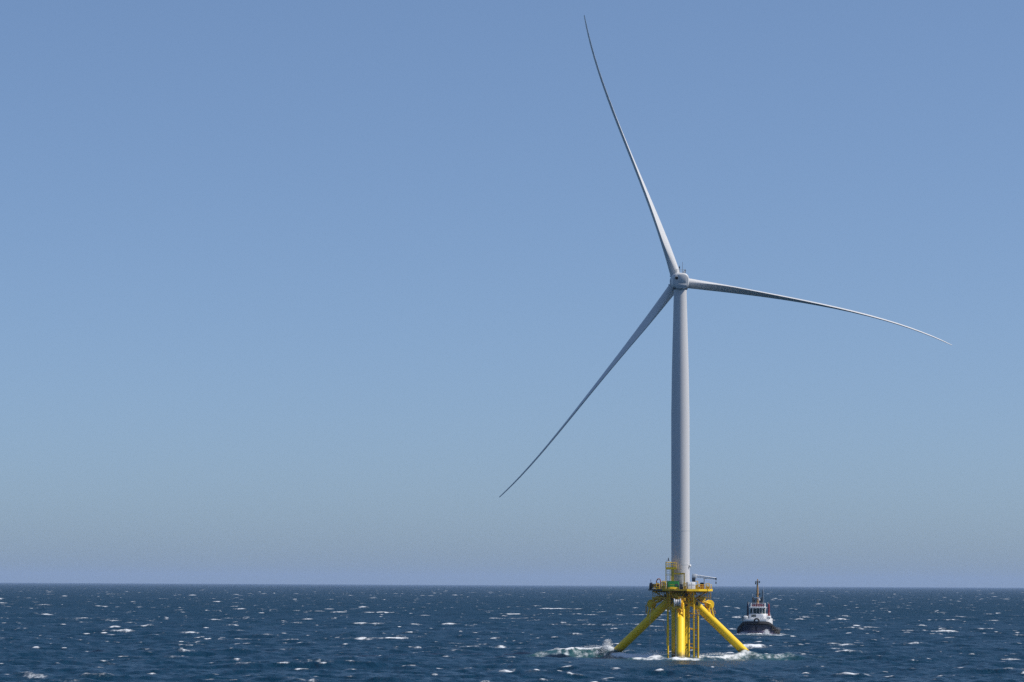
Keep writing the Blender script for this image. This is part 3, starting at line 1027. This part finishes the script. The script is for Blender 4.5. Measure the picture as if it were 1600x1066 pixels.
for sd in (-1, 1):
    f = MB().loft([[Vector((sd * 3.55 + a * .3 * q, 8 + b * .9 * q, z)) for a, b in ((-1, -1), (1, -1), (1, 1), (-1, 1))] for z, q in ((5.4, 1.15), (9.6, .95), (10.5, .8))])
    f = f.build('funnel', 'navy_paint' if sd < 0 else 'maroon_paint', tug, bevel=.08)
    MB().tube((sd * 3.55, 8, 10.3), (sd * 3.6, 8.2, 11.2), .16, n=8).build('exhaust_pipe', 'dark_steel', f)
    MB().lathe([(.0, -.75), (.42, -.6), (.5, -.3), (.5, .3), (.42, .6), (.0, .75)], c=(sd * 3.85, 2.2, 6.0), axis=(1, 0, 0), n=18).build('life_raft', 'white_paint', tug)
    MB().tube((sd * 4.9, 7, 2.0), (sd * 3.2, 9, 11.0), .06, n=6).build('stay', 'white_paint', tug)
MB().tube((4.2, 3.0, 5.3), (5.6, 3.0, 5.0), .1, n=6).box((5.7, 3.0, 5.05), (.4, .4, .5)).build('side_light', 'white_paint', tug)
# mast
mast = MB().tube((-.1, 6.2, 9.3), (-.1, 6.2, 14.2), .48, .36, n=10).tube((-.1, 6.2, 14.2), (-.1, 6.2, 18.9), .34, .16, n=10).build('mast', 'mast_paint', tug)
for z, w in ((12.2, 3.2), (13.6, 1.7), (17.6, 1.5), (18.1, 1.0)):
    MB().box((-.1, 6.1, z), (w, .18, .18)).build('crosstree', 'dark_steel', mast)
for x, z in ((-.7, 17.9), (.6, 17.9), (-.75, 17.3), (.65, 13.9)):
    MB().box((x, 6.1, z), (.34, .3, .5)).build('mast_light', 'dark_steel', mast, bevel=.05)
m = MB()
for z in np.arange(9.6, 17.5, .45):
    m.tube((-.5, 6.0, z), (-.35, 6.0, z), .05, n=5)
m.tube((-.5, 6.0, 9.4), (-.3, 6.0, 17.6), .07, n=6)
m.build('mast_ladder', 'dark_steel', mast)
m = MB().box((-.05, 5.6, 12.6), (2.2, .2, .22)).box((-.05, 5.6, 12.4), (.5, .5, .4))
m.build('radar_scanner', 'white_paint', mast)
for x, z0, z1, r in ((-1.55, 10.7, 12.7, .3), (1.5, 10.7, 12.8, .28), (1.6, 12.6, 15.2, .12), (-1.0, 10.7, 12.0, .22), (.9, 10.7, 12.2, .25)):
    MB().tube((x, 5.4, z0), (x, 5.4, z1), r, n=10).build('searchlight', 'dark_steel', mast)
MB().lathe([(.35, 0), (.38, .3), (.25, .62), (0, .75)], c=(.55, 5.3, 11.6), n=14).build('radome', 'white_paint', mast)
for x, h in ((1.95, 16.6), (-1.9, 14.0)):
    MB().tube((x, 6.5, 10.6), (x, 6.5, h), .035, n=5).build('whip_antenna', 'white_paint', mast)
MB().tube((-4.7, .9, 3.5), (-4.7, .9, 6.0), .1, n=8).box((-4.7, .9, 6.0), (.5, .4, .35)).build('bow_post', 'dark_steel', tug)

# ------------------------------------------------------------------ spray thrown up where the sea hits the legs and the bow


def spray(name, bursts, label, seed):
    rr = random.Random(seed)
    m = MB()
    octa = [(1, 0, 0), (-1, 0, 0), (0, 1, 0), (0, -1, 0), (0, 0, 1), (0, 0, -1)]
    of = [(0, 2, 4), (2, 1, 4), (1, 3, 4), (3, 0, 4), (2, 0, 5), (1, 2, 5), (3, 1, 5), (0, 3, 5)]
    for (cx_, cy_, cz_), (sx, sy, sz), n, s0 in bursts:
        for _ in range(n):
            u = rr.random() ** 1.6
            x = cx_ + rr.gauss(0, sx) * (1 - .5 * u)
            y = cy_ + rr.gauss(0, sy)
            z = cz_ + u * sz * (1 - min(1, abs(x - cx_) / (2.6 * sx)) ** 2 * .8)
            s = s0 * rr.uniform(.4, 1.3) * (1 - .45 * u)
            m.add([(x + a * s * 1.3, y + b * s, z + c_ * s) for a, b, c_ in octa], of)
    o = m.build(name, 'foam_drop', None, sharp=180)
    tag(o, label, 'spray', kind='stuff')
    return o


fm = bpy.data.materials.new('foam_drop')
fm.use_nodes = True
_b = fm.node_tree.nodes['Principled BSDF']
_b.inputs['Base Color'].default_value = (.82, .84, .86, 1)
_b.inputs['Roughness'].default_value = .6
MATS['foam_drop'] = fm
fx, fy = BR_R * math.cos(R(30)), BR_R * math.sin(R(30))
sp = spray('leg_spray', [((-17.0, fy - .6, .8), (1.0, .8, 3.3), 4200, .042), ((-15.6, fy - 1.0, .4), (1.6, .8, 1.7), 2200, .042), ((-20, 9.2, 1.7), (3.0, .7, .9), 1500, .04),
                         ((0, -BR_R - .6, .1), (1.1, .6, .8), 1200, .04), ((-6, -2, .8), (2.4, 1.2, 1.0), 1500, .04), ((17, fy - .8, .2), (1.4, .7, .7), 900, .04), ((9, 0, .8), (3, 1, .5), 800, .04)],
           'white spray thrown up where waves hit the yellow legs', 3)
sp.matrix_world = Matrix.Translation((TX, TY, 0)) @ Matrix.Rotation(TROT, 4, 'Z')
sp = spray('bow_spray', [((3.6, BOW + .6, .4), (.7, .5, 1.7), 1100, .06), ((0, BOW - .3, .3), (3.4, .6, .6), 1200, .06), ((-4, BOW + 1.4, .3), (1.2, .6, .9), 700, .06)], 'white water curling away from the bow of the tugboat', 5)
sp.matrix_world = Matrix.Translation((GX, GY, 0)) @ Matrix.Rotation(GROT, 4, 'Z')

# ------------------------------------------------------------------ sea haze
hz = MB().box((0, 0, 86), (93000, 93000, 180)).build('haze', 'rope', None)
hm = bpy.data.materials.new('haze')
hm.use_nodes = True
hm.node_tree.nodes.clear()
ho = hm.node_tree.nodes.new('ShaderNodeOutputMaterial')
hv = hm.node_tree.nodes.new('ShaderNodeVolumePrincipled')
hv.inputs['Color'].default_value = (.50, .67, .97, 1)
hv.inputs['Density'].default_value = 3e-5
hm.node_tree.links.new(hv.outputs[0], ho.inputs['Volume'])
hz.data.materials.clear()
hz.data.materials.append(hm)
tag(hz, kind='stuff')
